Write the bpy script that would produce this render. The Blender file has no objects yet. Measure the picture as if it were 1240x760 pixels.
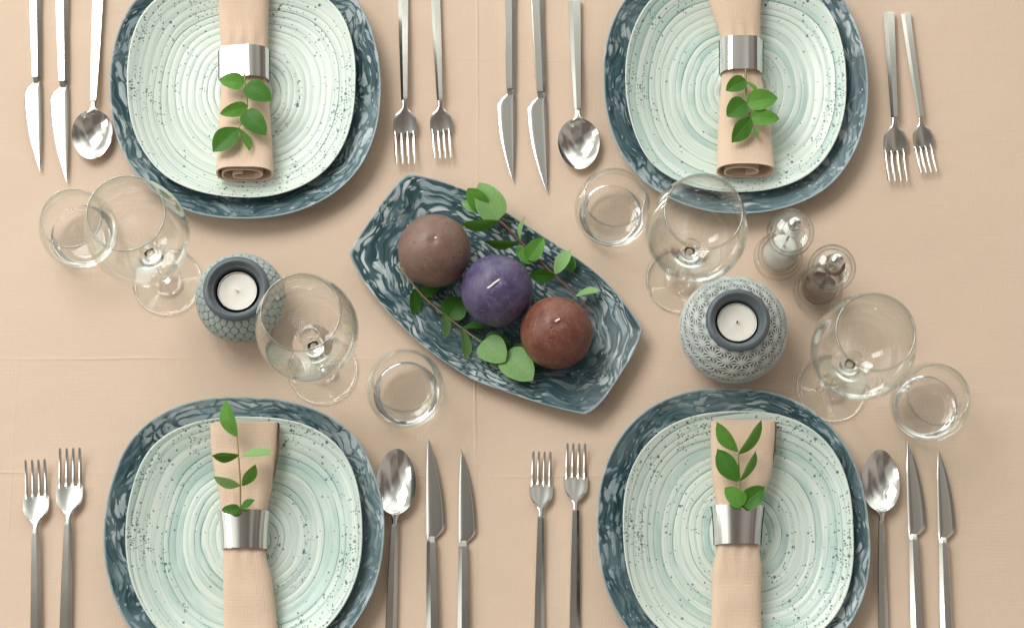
import bpy, math, random
from mathutils import Vector, Matrix, noise as mnoise
random.seed(7)
PI = math.pi
U = 0.00085                    # metres per unit; one unit is about one photo pixel on the cloth
scene = bpy.context.scene
COL = scene.collection

# ------------------------------------------------------------------ camera
F = 2400.0
CX, CY = 620.0, 380.0
ndir = Vector((595 - CX, -(990 - CY), -F)).normalized()
Zw = -ndir
Xw = (Vector((1, 0, 0)) - Vector((1, 0, 0)).dot(Zw) * Zw).normalized()
Yw = Zw.cross(Xw)
M = Matrix((Xw, Yw, Zw))       # camera axes -> world axes
CAM = -(M @ Vector((0, 0, -1))) * F

def px(u, v, z=0.0):
    """photo pixel -> point at height z (units)"""
    d = M @ Vector((u - CX, -(v - CY), -F))
    s = (z - CAM.z) / d.z
    return CAM + d * s

def upp(u, v, z=0.0):
    """units per photo pixel at that place"""
    a = px(u, v, z)
    w = -(M.transposed() @ (a - CAM)).z
    return w / F

cam = bpy.data.cameras.new('camera')
cam.sensor_width = 36; cam.sensor_fit = 'HORIZONTAL'
cam.lens = 36 * F / 1240
cam.clip_start = 0.05; cam.clip_end = 50
co = bpy.data.objects.new('camera', cam); COL.objects.link(co)
co.matrix_world = Matrix.Translation(CAM * U) @ M.to_4x4()
scene.camera = co

# ------------------------------------------------------------------ objects
def tag(o, label, cat, group=None, kind=None):
    if label: o['label'] = label
    if cat: o['category'] = cat
    if group: o['group'] = group
    if kind: o['kind'] = kind
    return o

def thing(name, loc, label, cat, group=None, rz=0.0, sc=1.0):
    o = bpy.data.objects.new(name, None); COL.objects.link(o)
    o.empty_display_size = 0.02
    o.location = Vector(loc) * U; o.rotation_euler = (0, 0, rz); o.scale = (sc, sc, sc)
    return tag(o, label, cat, group)

def mesh(name, vf, mat, parent=None, loc=(0, 0, 0), sharp=None, smooth=True, attrs=None, rz=0.0):
    verts, faces = vf
    me = bpy.data.meshes.new(name)
    me.from_pydata([tuple(c * U for c in v) for v in verts], [], faces)
    me.update()
    if smooth:
        for p in me.polygons: p.use_smooth = True
        if sharp is not None: me.set_sharp_from_angle(angle=math.radians(sharp))
    if attrs:
        for an, data in attrs.items():
            at = me.attributes.new(an, 'FLOAT_VECTOR', 'POINT')
            flat = [c for d in data for c in d]
            at.data.foreach_set('vector', flat)
    me.materials.append(mat)
    o = bpy.data.objects.new(name, me); COL.objects.link(o)
    o.location = Vector(loc) * U; o.rotation_euler = (0, 0, rz)
    if parent: o.parent = parent
    return o

def copy_tree(o, parent=None):
    c = o.copy(); COL.objects.link(c)
    if parent: c.parent = parent
    for ch in list(o.children): copy_tree(ch, c)
    return c

def lathe(profile, n=64, wob=None):
    """profile [(r,z)...]; r == 0 makes a pole"""
    V, Fc, rows = [], [], []
    for r, z in profile:
        if r <= 1e-6:
            rows.append([len(V)]); V.append((0, 0, z))
        else:
            ids = []
            for i in range(n):
                a = 2 * PI * i / n
                ids.append(len(V)); V.append((r * math.cos(a), r * math.sin(a), z))
            rows.append(ids)
    for A, B in zip(rows, rows[1:]):
        if len(A) == 1 and len(B) == 1: continue
        for i in range(n):
            j = (i + 1) % n
            if len(A) == 1: Fc.append((A[0], B[j], B[i]))
            elif len(B) == 1: Fc.append((A[i], A[j], B[0]))
            else: Fc.append((A[i], A[j], B[j], B[i]))
    return V, Fc

def flip(vf):
    return vf[0], [tuple(reversed(f)) for f in vf[1]]

def smoothpts(pts, k=4):
    """Catmull-Rom subdivision of a profile"""
    out = []
    for i in range(len(pts) - 1):
        p0 = pts[max(i - 1, 0)]; p1 = pts[i]; p2 = pts[i + 1]; p3 = pts[min(i + 2, len(pts) - 1)]
        for j in range(k):
            t = j / k
            out.append(tuple(0.5 * ((2 * b) + (-a + c) * t + (2 * a - 5 * b + 4 * c - d) * t * t + (-a + 3 * b - 3 * c + d) * t ** 3)
                             for a, b, c, d in zip(p0, p1, p2, p3)))
    out.append(tuple(pts[-1]))
    return out

def merge(*vfs):
    V, Fc = [], []
    for v, f in vfs:
        o = len(V); V += list(v); Fc += [tuple(i + o for i in q) for q in f]
    return V, Fc

def loft(rings, cap=True, closed=True):
    """rings of equal length; closed cross sections"""
    n = len(rings[0]); V = [p for r in rings for p in r]; Fc = []
    for k in range(len(rings) - 1):
        for i in range(n if closed else n - 1):
            j = (i + 1) % n
            Fc.append((k * n + i, k * n + j, (k + 1) * n + j, (k + 1) * n + i))
    if cap:
        Fc.append(tuple(range(n - 1, -1, -1)))
        Fc.append(tuple(range((len(rings) - 1) * n, len(rings) * n)))
    return V, Fc

def tube(pts, rad, n=8):
    rings = []
    P = [Vector(p) for p in pts]
    for i, p in enumerate(P):
        t = (P[min(i + 1, len(P) - 1)] - P[max(i - 1, 0)]).normalized()
        a = t.orthogonal() if abs(t.z) > .9 else t.cross(Vector((0, 0, 1))).normalized()
        a.normalize(); b = a.cross(t)
        r = rad[i] if isinstance(rad, (list, tuple)) else rad
        rings.append([tuple(p + a * r * math.cos(2 * PI * k / n) + b * r * math.sin(2 * PI * k / n)) for k in range(n)])
    return loft(rings)

# ------------------------------------------------------------------ materials
class NT:
    def __init__(s, name):
        s.m = bpy.data.materials.new(name); s.m.use_nodes = True
        s.t = s.m.node_tree; s.t.nodes.clear()
        s.out = s.t.nodes.new('ShaderNodeOutputMaterial')
    def n(s, typ, ins=None, **props):
        nd = s.t.nodes.new('ShaderNode' + typ)
        for k, v in props.items(): setattr(nd, k, v)
        for k, v in (ins or {}).items():
            sock = nd.inputs[k]
            if isinstance(v, bpy.types.NodeSocket): s.t.links.new(v, sock)
            else: sock.default_value = v
        return nd
    def math(s, op, a, b=None, c=None, clamp=False):
        ins = {0: a}
        if b is not None: ins[1] = b
        if c is not None: ins[2] = c
        return s.n('Math', ins, operation=op, use_clamp=clamp).outputs[0]
    def mix(s, f, a, b, blend='MIX'):
        nd = s.n('Mix', data_type='RGBA', blend_type=blend)
        for k, v in ((0, f), (6, a), (7, b)):
            if isinstance(v, bpy.types.NodeSocket): s.t.links.new(v, nd.inputs[k])
            else: nd.inputs[k].default_value = v if k == 0 else (*v, 1) if len(v) == 3 else v
        return nd.outputs[2]
    def noise(s, vec, scale, detail=3, rough=.5, dist=0.0):
        return s.n('TexNoise', {'Vector': vec, 'Scale': scale, 'Detail': detail, 'Roughness': rough, 'Distortion': dist}).outputs['Fac']
    def ramp(s, f, stops, interp='LINEAR'):
        nd = s.n('ValToRGB', {0: f}); cr = nd.color_ramp; cr.interpolation = interp
        while len(cr.elements) < len(stops): cr.elements.new(.5)
        for e, (p, c) in zip(cr.elements, stops):
            e.position = p; e.color = (*c, 1) if len(c) == 3 else c
        return nd.outputs[0]
    def sstep(s, f, a, b, lo=0.0, hi=1.0):
        return s.n('MapRange', {0: f, 1: a, 2: b, 3: lo, 4: hi}, interpolation_type='SMOOTHSTEP').outputs[0]
    def obj(s): return s.n('TexCoord').outputs['Object']
    def vec(s, x, y, z): return s.n('CombineXYZ', {0: x, 1: y, 2: z}).outputs[0]
    def sep(s, v): return s.n('SeparateXYZ', {0: v}).outputs
    def bump(s, h, strength=.3, dist=.001):
        return s.n('Bump', {'Height': h, 'Strength': strength, 'Distance': dist}).outputs[0]
    def principled(s, **kw):
        ins = {}
        for k, v in kw.items():
            ins[k.replace('_', ' ')] = (*v, 1) if isinstance(v, tuple) and len(v) == 3 and 'Radius' not in k else v
        nd = s.n('BsdfPrincipled', ins)
        s.t.links.new(nd.outputs[0], s.out.inputs[0])
        return nd

def metal(name, col=(.72, .70, .66), rough=.12, aniso=False):
    m = NT(name); o = m.obj()
    v = m.n('Mapping', {0: o, 3: (900, 60, 900)}).outputs[0]
    nz = m.noise(v, 1.0, 3)
    sm = m.noise(o, 35, 3)
    r = m.math('ADD', m.math('MULTIPLY', sm, .08), rough - .04)
    m.principled(Base_Color=col, Metallic=1.0, Roughness=r)
    return m.m

M_STEEL = metal('polished_steel', (.80, .785, .75), .10)
M_HANDLE = metal('satin_steel', (.72, .705, .66), .19)
M_RING = metal('ring_steel', (.78, .76, .73), .1)

def glass(name, col=(.985, .995, .99), ior=1.47, rough=0.0, thin=.3):
    m = NT(name)
    g = m.principled(Base_Color=col, Transmission_Weight=1.0, IOR=ior, Roughness=rough)
    tr = m.n('BsdfTransparent', {0: (*col, 1)})
    mx = m.n('MixShader', {0: thin, 1: g.outputs[0], 2: tr.outputs[0]})
    m.t.links.new(mx.outputs[0], m.out.inputs[0])
    return m.m
M_GLASS = glass('clear_glass', (.99, 1.0, .995), 1.45, 0, 0.0)
M_ACRYL = glass('clear_acrylic', (.99, .99, .985), 1.42, .0, 0.0)

def thin_glass(name, edge=(.79, .845, .82), p=5.0, w0=.045, w1=.70):
    """wall of a thin glass: straight through, with reflection and green tint growing at grazing angles"""
    m = NT(name)
    f = m.n('LayerWeight', {0: .5}).outputs['Facing']
    f2 = m.math('POWER', f, p)
    w = m.math('MULTIPLY_ADD', m.math('POWER', f, 4.5), w1, w0)
    tint = m.mix(f2, (.985, .992, .986), edge)
    tr = m.n('BsdfTransparent', {0: tint})
    gl = m.n('BsdfGlossy', {0: (1, 1, 1, 1), 'Roughness': .02})
    mx = m.n('MixShader', {0: w, 1: tr.outputs[0], 2: gl.outputs[0]})
    m.t.links.new(mx.outputs[0], m.out.inputs[0])
    return m.m
M_THIN = thin_glass('thin_clear_glass')
M_RIM = thin_glass('glass_rim', (.40, .50, .46), .5, .16, .7)
M_BODYGLASS = thin_glass('ridged_clear_glass', (.46, .46, .44), 3.0, .05, .65)

def plain(name, col, rough=.5, sss=0, var=.12, scale=60, bump=.0, **kw):
    m = NT(name); o = m.obj()
    f = m.noise(o, scale, 4, .6)
    c = m.mix(f, tuple(x * (1 - var) for x in col), tuple(min(1, x * (1 + var)) for x in col))
    ins = dict(Base_Color=c, Roughness=rough, **kw)
    if bump: ins['Normal'] = m.bump(m.noise(o, scale * 8, 3), bump, .0006)
    if sss: ins.update(Subsurface_Weight=sss, Subsurface_Scale=.006)
    m.principled(**ins)
    return m.m

def cloth_mat(name, a, b, creases=False):
    m = NT(name); o = m.obj()
    x, y, z = m.sep(o)
    wx = m.n('TexWave', {'Vector': o, 'Scale': 230.0, 'Distortion': 1.2, 'Detail': 1.0}, bands_direction='X').outputs[1]
    wy = m.n('TexWave', {'Vector': o, 'Scale': 230.0, 'Distortion': 1.2, 'Detail': 1.0}, bands_direction='Y').outputs[1]
    weave = m.math('MULTIPLY', m.math('ADD', wx, wy), .5)
    slub = m.noise(m.n('Mapping', {0: o, 3: (40, 900, 40)}).outputs[0], 1, 3)
    slub2 = m.noise(m.n('Mapping', {0: o, 3: (900, 40, 40)}).outputs[0], 1, 3)
    big = m.noise(o, 5, 3)
    f = m.math('MULTIPLY_ADD', big, .5, m.math('MULTIPLY', m.math('ADD', slub, slub2), .25))
    c = m.mix(f, a, b)
    h = m.math('ADD', m.math('MULTIPLY', weave, .5), m.math('MULTIPLY', m.math('ADD', slub, slub2), .5))
    wr = m.noise(m.n('Mapping', {0: o, 2: (0, 0, .6), 3: (8, 13, 8)}).outputs[0], 1.0, 3, .5, .6)
    n0 = m.bump(wr, .30, .005)
    n1 = m.n('Bump', {'Height': h, 'Strength': .45 if creases else .7, 'Distance': .0008, 'Normal': n0}).outputs[0]
    if creases:
        acc = None
        wob = m.math('MULTIPLY_ADD', m.noise(o, 5, 3), .010, -.005)
        fade = m.sstep(m.noise(o, 6, 1), .36, .6, .25, 1)
        for axis, p0, lo, hi, amp in CREASES:
            q = y if axis == 'h' else x; r = x if axis == 'h' else y
            d = m.math('ADD', m.math('SUBTRACT', q, p0), wob)
            g = m.math('EXPONENT', m.math('MULTIPLY', m.math('MULTIPLY', d, d), -1 / (.0012 ** 2)))
            s = m.math('MULTIPLY', m.sstep(r, lo - .05, lo + .02), m.math('SUBTRACT', 1, m.sstep(r, hi - .02, hi + .05)))
            g = m.math('MULTIPLY', m.math('MULTIPLY', g, s), m.math('MULTIPLY', fade, amp))
            acc = g if acc is None else m.math('ADD', acc, g)
        nd = m.n('Bump', {'Height': acc, 'Strength': .6, 'Distance': .0010, 'Normal': n1})
        n1 = nd.outputs[0]
    m.principled(Base_Color=c, Roughness=.92, Sheen_Weight=.15, Normal=n1)
    return m.m

def _c(u, v): 
    p = px(u, v) * U
    return p.x, p.y
CREASES = [
    ('v', _c(577, 300)[0], _c(577, 760)[1] - .2, _c(577, 0)[1] + .2, 1.0),
    ('h', _c(200, 434)[1], -1.0, _c(440, 434)[0], .8),
    ('h', _c(60, 572)[1], -1.0, _c(140, 572)[0], .8),
    ('h', _c(620, 576)[1], _c(480, 576)[0], _c(725, 576)[0], .55),
    ('h', _c(560, 72)[1], _c(465, 72)[0], _c(735, 72)[0], .3),
    ('v', _c(5, 700)[0], -.4, -.05, .3),
]
M_CLOTH = cloth_mat('tablecloth_fabric', (.62, .472, .358), (.685, .532, .413), True)
M_NAPKIN = cloth_mat('napkin_fabric', (.65, .478, .352), (.72, .54, .41))

def blue_mat(name, ka, kr, light=.5, swirl=0.0, dark=(.022, .05, .068), pf=.9, sk=.8, wk=0.0):
    """blue glaze with pale brushed pebbly strokes that run round the dish"""
    m = NT(name); o = m.obj()
    A = m.n('Attribute', attribute_name='pol').outputs['Vector']
    rn, ca, sa = m.sep(A)
    seed = m.math('MULTIPLY', m.n('ObjectInfo').outputs['Random'], 60)
    p0 = m.vec(m.math('MULTIPLY_ADD', ca, ka, seed), m.math('MULTIPLY', sa, ka), m.math('MULTIPLY', rn, kr))
    o = m.n('VectorMath', {0: o, 1: m.vec(seed, seed, 0.0)}, operation='ADD').outputs[0]
    slow = m.n('TexNoise', {'Vector': o, 'Scale': 14.0, 'Detail': 2.0}).outputs['Color']
    off = m.n('VectorMath', {0: slow, 1: (.5, .5, .5)}, operation='SUBTRACT').outputs[0]
    off = m.n('VectorMath', {0: off, 3: 5.0}, operation='SCALE').outputs[0]
    sx = m.sep(off)
    p = m.n('VectorMath', {0: p0, 1: m.vec(m.math('MULTIPLY', sx[0], .6), m.math('MULTIPLY', sx[1], .6), m.math('MULTIPLY', sx[2], 1.6))}, operation='ADD').outputs[0]
    fine = m.n('TexNoise', {'Vector': p, 'Scale': 1.7, 'Detail': 3.0}).outputs['Color']
    fo = m.n('VectorMath', {0: fine, 1: (.5, .5, .5)}, operation='SUBTRACT').outputs[0]
    p2 = m.n('VectorMath', {0: p, 1: m.n('VectorMath', {0: fo, 3: 0.95}, operation='SCALE').outputs[0]}, operation='ADD').outputs[0]
    v1 = m.n('TexVoronoi', {'Vector': p2, 'Scale': 1.0, 'Randomness': 1.0}, feature='DISTANCE_TO_EDGE').outputs['Distance']
    v2 = m.n('TexVoronoi', {'Vector': p2, 'Scale': 1.0, 'Randomness': 1.0}).outputs['Color']
    vs = m.sep(v2)
    blob = m.sstep(v1, .02, .20)
    keep = m.sstep(vs[0], 1 - light - .12, 1 - light + .12)
    w2 = m.n('VectorMath', {0: p, 1: m.n('VectorMath', {0: fo, 3: .5}, operation='SCALE').outputs[0]}, operation='ADD').outputs[0]
    rb = m.n('TexVoronoi', {'Vector': w2, 'Scale': 1.15, 'Randomness': .9})
    round_ = m.math('MULTIPLY', m.sstep(rb.outputs['Distance'], .50, .34), m.sstep(m.sep(rb.outputs['Color'])[0], .18, .24))
    rb2 = m.n('TexVoronoi', {'Vector': w2, 'Scale': 2.3, 'Randomness': 1.0})
    round2 = m.math('MULTIPLY', m.sstep(rb2.outputs['Distance'], .42, .28), m.sstep(m.sep(rb2.outputs['Color'])[1], .45, .5))
    round_ = m.math('MAXIMUM', round_, m.math('MULTIPLY', round2, .8))
    cov = m.sstep(m.noise(o, 11, 2), .41, .53)
    sel = m.sstep(m.n('TexNoise', {'Vector': o, 'Scale': 11.0, 'Detail': 1.0, 'W': 2.0}, noise_dimensions='4D').outputs['Fac'], .46, .54)
    body = m.mix(sel, m.math('MULTIPLY', blob, keep), round_)
    patch = m.math('MULTIPLY', body, m.math('MULTIPLY_ADD', cov, .85, .15))
    streak = m.sstep(m.noise(m.n('VectorMath', {0: p, 1: (.5, .5, 1.6)}, operation='MULTIPLY').outputs[0], 1.0, 5, .68), .40, .66)
    wash = m.noise(o, 40, 4, .6)
    c0 = m.mix(wash, dark, (.036, .086, .098))
    c1 = m.mix(m.math('MULTIPLY', streak, sk), c0, (.13, .22, .26))
    c1 = m.mix(m.math('MULTIPLY', m.sstep(m.noise(o, 10, 2), .46, .62), wk), c1, (.23, .315, .335))
    grain = m.noise(o, 420, 3, .7)
    lt = m.mix(grain, (.45, .52, .53), (.70, .745, .74))
    lt = m.mix(m.math('MULTIPLY', vs[1], .75), lt, (.16, .25, .29))
    c2 = m.mix(m.math('MULTIPLY', patch, pf), c1, lt)
    # small pale drops
    dv = m.n('TexVoronoi', {'Vector': p, 'Scale': 2.6, 'Randomness': 1.0})
    dk = m.math('MULTIPLY', m.sstep(dv.outputs['Distance'], .30, .20), m.sstep(m.sep(dv.outputs['Color'])[0], .78, .82))
    c3 = m.mix(m.math('MULTIPLY', dk, .8), c2, (.5, .57, .62))
    rim = m.sstep(rn, .978, .995)
    c4 = m.mix(m.math('MULTIPLY', rim, .65), c3, (.42, .50, .52))
    h = m.math('ADD', m.math('MULTIPLY', patch, .6), m.math('MULTIPLY', grain, .12))
    m.principled(Base_Color=c4, Roughness=.40, Specular_IOR_Level=.32, Normal=m.bump(h, .35, .0009))
    return m.m
M_CHARGER = blue_mat('blue_marbled_glaze', 6.0, 25, .74, dark=(.012, .036, .043), pf=.90, sk=.7, wk=.35)
M_PLATTER = blue_mat('blue_brushed_glaze', 4.6, 19, .90, dark=(.007, .024, .029), pf=.96, sk=.4, wk=.0)

def mint_mat():
    m = NT('mint_ringed_glaze'); o = m.obj()
    A = m.n('Attribute', attribute_name='pol').outputs['Vector']
    rn, ca, sa = m.sep(A)
    info = m.n('ObjectInfo').outputs['Random']
    seed = m.math('MULTIPLY', info, 40)
    X = m.math('MULTIPLY_ADD', rn, ca, -.07)
    Y = m.math('MULTIPLY_ADD', rn, sa, .03)
    wobx = m.math('MULTIPLY_ADD', m.noise(o, 8, 1), .05, -.025)
    rr = m.math('ADD', m.math('SQRT', m.math('ADD', m.math('MULTIPLY', X, X), m.math('MULTIPLY', Y, Y))), wobx)
    q = m.vec(m.math('MULTIPLY_ADD', ca, .22, seed), m.math('MULTIPLY', sa, .22), m.math('MULTIPLY', rr, 15.0))
    qa = m.vec(m.math('MULTIPLY_ADD', ca, .65, seed), m.math('MULTIPLY', sa, .65), m.math('MULTIPLY', rr, 6.0))
    t = m.math('ADD', m.math('MULTIPLY', rr, 17.0), m.math('MULTIPLY', m.noise(qa, 1.0, 2, .45), 1.5))
    fr = m.math('FRACT', t); fl = m.math('FLOOR', t)
    def rnd(k):
        return m.n('TexWhiteNoise', {'W': m.math('ADD', m.math('ADD', fl, m.math('FLOOR', seed)), k)}, noise_dimensions='1D').outputs['Value']
    q3 = m.vec(m.math('MULTIPLY_ADD', ca, 1.6, seed), m.math('MULTIPLY', sa, 1.6), m.math('MULTIPLY', rr, 9.0))
    vary = m.sstep(m.noise(q3, 1.0, 3), .34, .60)
    line = m.math('MULTIPLY', m.sstep(fr, .24, .06), m.sstep(fr, .0, .04))
    line = m.math('MULTIPLY', line, m.math('MULTIPLY', m.sstep(rnd(.3), .15, .75, .25, 1), m.math('MULTIPLY_ADD', vary, .75, .2)))
    q4 = m.vec(m.math('MULTIPLY_ADD', ca, 1.0, seed), m.math('MULTIPLY', sa, 1.0), m.math('MULTIPLY', rr, 60.0))
    fine = m.noise(q4, 1.0, 3, .6)
    bandk = m.math('MULTIPLY', m.sstep(rnd(7.7), .45, .95), m.math('MULTIPLY_ADD', vary, .6, .3))
    base = m.mix(bandk, (.645, .725, .655), (.40, .55, .495))
    base = m.mix(m.math('MULTIPLY', m.sstep(fine, .45, .70), .5), base, (.34, .48, .44))
    c = m.mix(m.math('MULTIPLY', line, .9), base, (.17, .30, .30))
    ring = m.math('MULTIPLY', m.math('SUBTRACT', 1.0, fr), fr)
    thin = line
    blot = m.sstep(m.noise(o, 22, 4, .65), .52, .72)
    c = m.mix(m.math('MULTIPLY', blot, .22), c, (.47, .60, .55))
    # dark specks, denser toward the rim and in some rings
    rimd = m.sstep(rn, .68, .95, .0, .34)
    den = m.math('ADD', rimd, m.sstep(m.noise(q, .6, 1), .50, .62, .03, .24))
    cl = m.sstep(m.noise(o, 26, 2), .42, .62)
    den = m.math('MULTIPLY', den, m.math('MULTIPLY_ADD', cl, 1.2, .12))
    tot = None
    for sc, rad in ((140.0, .29), (240.0, .34), (420.0, .40)):
        v = m.n('TexVoronoi', {'Vector': m.vec(m.sep(o)[0], m.sep(o)[1], 0.0), 'Scale': sc, 'Randomness': 1.0}, voronoi_dimensions='3D')
        k = m.math('LESS_THAN', m.sep(v.outputs['Color'])[0], den if sc > 200 else m.math('MULTIPLY', den, .6))
        d = m.math('MULTIPLY', m.sstep(v.outputs['Distance'], rad, rad * .5), k)
        tot = d if tot is None else m.math('MAXIMUM', tot, d)
    c = m.mix(m.math('MULTIPLY', tot, .9), c, (.045, .10, .12))
    rim = m.sstep(rn, .975, .992)
    c = m.mix(m.math('MULTIPLY', rim, .5), c, (.74, .78, .73))
    h = m.math('SUBTRACT', m.math('MULTIPLY', ring, 1.1), m.math('MULTIPLY', thin, .3))
    h = m.math('SUBTRACT', h, m.math('MULTIPLY', tot, .12))
    m.principled(Base_Color=c, Roughness=.33, Specular_IOR_Level=.5, Normal=m.bump(h, .5, .0022))
    return m.m
M_MINT = mint_mat()

# ------------------------------------------------------------------ lighting
def build_world():
    w = bpy.data.worlds.new('World'); scene.world = w; w.use_nodes = True
    t = w.node_tree; t.nodes.clear()
    def n(typ, ins=None, **props):
        nd = t.nodes.new('ShaderNode' + typ)
        for k, v in props.items(): setattr(nd, k, v)
        for k, v in (ins or {}).items():
            if isinstance(v, bpy.types.NodeSocket): t.links.new(v, nd.inputs[k])
            else: nd.inputs[k].default_value = v
        return nd
    out = n('OutputWorld'); g = n('TexCoord').outputs['Generated']
    # a room: taupe ceiling, lighter walls on the window side, darker behind the camera
    s = n('SeparateXYZ', {0: g}).outputs
    side = n('VectorMath', {0: g, 1: (-.42, .90, 0)}, operation='DOT_PRODUCT').outputs['Value']
    a = n('MapRange', {0: side, 1: .06, 2: .50, 3: 0, 4: 1}, interpolation_type='SMOOTHSTEP').outputs[0]
    m1 = n('Mix', {0: a, 6: (.40, .365, .325, 1), 7: (1.45, 1.5, 1.40, 1)}, data_type='RGBA').outputs[2]
    nz = n('TexNoise', {'Vector': n('Mapping', {0: g, 3: (1.0, 1.0, 1.3)}).outputs[0], 'Scale': 1.25, 'Detail': 1.0, 'Distortion': .5}).outputs['Fac']
    rp = n('ValToRGB', {0: nz}); cr = rp.color_ramp
    cr.elements[0].position = .38; cr.elements[0].color = (.16, .15, .14, 1)
    cr.elements[1].position = .55; cr.elements[1].color = (1, 1, 1, 1)
    br = rp.outputs[0]
    m2 = n('Mix', {0: .75, 6: m1, 7: br}, data_type='RGBA', blend_type='MULTIPLY').outputs[2]
    bg = n('Background', {0: m2, 1: WORLD_S})
    t.links.new(bg.outputs[0], out.inputs[0])
WORLD_S = 1.08
build_world()

def area(name, loc, target, sx, sy, power, col):
    l = bpy.data.lights.new(name, 'AREA'); l.shape = 'RECTANGLE'; l.size = sx; l.size_y = sy
    l.energy = power; l.color = col
    o = bpy.data.objects.new(name, l); COL.objects.link(o)
    o.location = loc
    o.rotation_euler = (Vector(target) - Vector(loc)).to_track_quat('-Z', 'Y').to_euler()
    return o
area('window_light', (-1.9, 1.98, 3.27), (0, 0, 0), 2.3, 1.9, 136, (1.0, .985, .95))
area('added_fill_light', (-2.6, -.3, 1.7), (0, 0, 0), .7, 1.2, 14, (1.0, .98, .95))  # fill lamp added to lift the darker corners, not an actual window

# ------------------------------------------------------------------ tablecloth
def make_cloth():
    nx, ny = 200, 150; W, H = 2600, 2000
    V, Fc = [], []
    for j in range(ny + 1):
        for i in range(nx + 1):
            x = -W / 2 + W * i / nx; y = -H / 2 + H * j / ny
            z = mnoise.noise(Vector((x / 260, y / 200, 3.1))) * 1.6 + mnoise.noise(Vector((x / 90 + y / 160, y / 110, 8))) * .7 + max(0, mnoise.noise(Vector((x / 120 + y / 70, y / 260 - x / 400, 5)))) ** 2 * 3.2
            V.append((x, y, z - 1.3))
    for j in range(ny):
        for i in range(nx):
            a = j * (nx + 1) + i
            Fc.append((a, a + 1, a + nx + 2, a + nx + 1))
    o = mesh('tablecloth', (V, Fc), M_CLOTH)
    tag(o, 'plain beige woven tablecloth with pressed fold creases under the whole setting', 'tablecloth')
make_cloth()

# ------------------------------------------------------------------ plates
def sup(a, n):
    c, s = math.cos(a), math.sin(a)
    r = (abs(c) ** n + abs(s) ** n) ** (-1 / n)
    return r * c, r * s

def plate_mesh(outline, top, bot, rot=0.0):
    """outline: list of (x,y); top/bot: profiles [(r,z)] from the centre to the rim; returns vf and attr"""
    n = len(outline); V, Fc, at = [], [], []
    rows = []
    prof = [(r, z) for r, z in top] + [(r, z) for r, z in reversed(bot)]
    for k, (r, z) in enumerate(prof):
        if r <= 1e-6:
            rows.append([len(V)]); V.append((0, 0, z)); at.append((0, 1, 0))
        else:
            ids = []
            for i, (x, y) in enumerate(outline):
                rr = math.hypot(x, y); a = math.atan2(y, x)
                # a slow hand-made unevenness of the rim height
                dz = 1.3 * r ** 4 * (math.sin(2 * a + 1) + .6 * math.sin(3 * a + .4)) if k else 0
                # corners soften towards the centre
                mean = SMEAN[0]
                q = (rr * r * (r ** .7) + mean * r * (1 - r ** .7))
                ids.append(len(V)); V.append((q * math.cos(a), q * math.sin(a), z + dz)); at.append((r, math.cos(a), math.sin(a)))
            rows.append(ids)
    for A, B in zip(rows, rows[1:]):
        for i in range(n):
            j = (i + 1) % n
            if len(A) == 1: Fc.append((A[0], B[i], B[j]))
            elif len(B) == 1: Fc.append((A[i], B[0], A[j]))
            else: Fc.append((A[i], B[i], B[j], A[j]))
    return (V, Fc), at
SMEAN = [1.0]

def lin(a, b, n): return [a + (b - a) * i / n for i in range(n + 1)]
def charger_prof(rim):
    f = lambda r: 4.5 + (rim - 4.5) * max(0, (r - .62) / .38) ** 1.7
    top = [(r, f(r)) for r in lin(0, .985, 34)] + [(.994, f(1) + .1), (1.0, f(1) - .9)]
    bot = [(r, max(0.2, f(r) - 4.2 * (1 if r > .62 else 1))) for r in lin(0, .97, 16)] + [(.995, f(1) - 2.6)]
    return top, bot

def rotated(outline, a):
    c, s = math.cos(a), math.sin(a)
    return [(x * c - y * s, x * s + y * c) for x, y in outline]

TRACE = {   # where the rim of each plate runs, as seen in the photograph
 'c0': [(162, 0), (143, 40), (133, 88), (133, 122), (140, 162), (157, 199), (181, 227), (212, 249), (242, 260), (275, 264.5), (312, 264.5), (348, 259), (385, 245), (415, 225.5), (437, 201), (452, 169.5), (460, 133), (461, 96), (455, 55), (444, 22), (433, 0)],
 'm0': [(184.5, 0), (168, 22), (157, 59), (153, 96), (155, 125), (162, 158), (175, 184), (194, 208), (227, 227), (264, 236.5), (297, 239), (330, 236), (363, 225), (393, 206), (415, 177), (426, 144), (430, 107), (429, 66), (422, 37), (411, 11)],
 'c1': [(756, 0), (739.5, 33), (731, 74), (731, 107), (739.5, 155), (758, 195), (784, 223), (820.5, 245), (857, 256), (894, 259), (931, 256), (968, 245), (1005, 225), (1030.5, 192), (1045, 155), (1051.5, 118), (1051, 88), (1043.5, 52), (1034, 26), (1023, 0)],
 'm1': [(785.5, 0), (771, 26), (760, 59), (757, 96), (761.5, 133), (771, 166), (785.5, 195), (817, 217), (850, 228), (883, 232), (916, 231), (953, 223), (986, 206), (1008.5, 177), (1021, 144), (1025, 107), (1023, 70), (1016, 40.5), (1005, 11)],
 'c2': [(125, 645), (128, 611), (139, 577), (150, 542), (173, 516), (205, 495), (243.5, 483), (282, 479.5), (320, 480.5), (358, 487), (392, 500), (423, 520), (442, 546), (455, 581), (465, 615), (466, 649), (461, 684), (451, 718), (430, 752), (152, 752), (137, 718), (127, 684)],
 'm2': [(151, 638), (154, 615), (161.5, 584), (173, 554), (190, 533), (220.6, 516), (251, 507), (285.5, 503.6), (323.6, 504.3), (358, 510), (392, 525), (415, 546), (428.5, 573), (436, 603.5), (439, 634), (438, 668), (430, 703), (415, 733), (394, 760), (188, 758), (173, 733), (159.6, 706.5), (152, 668)],
}
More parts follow.
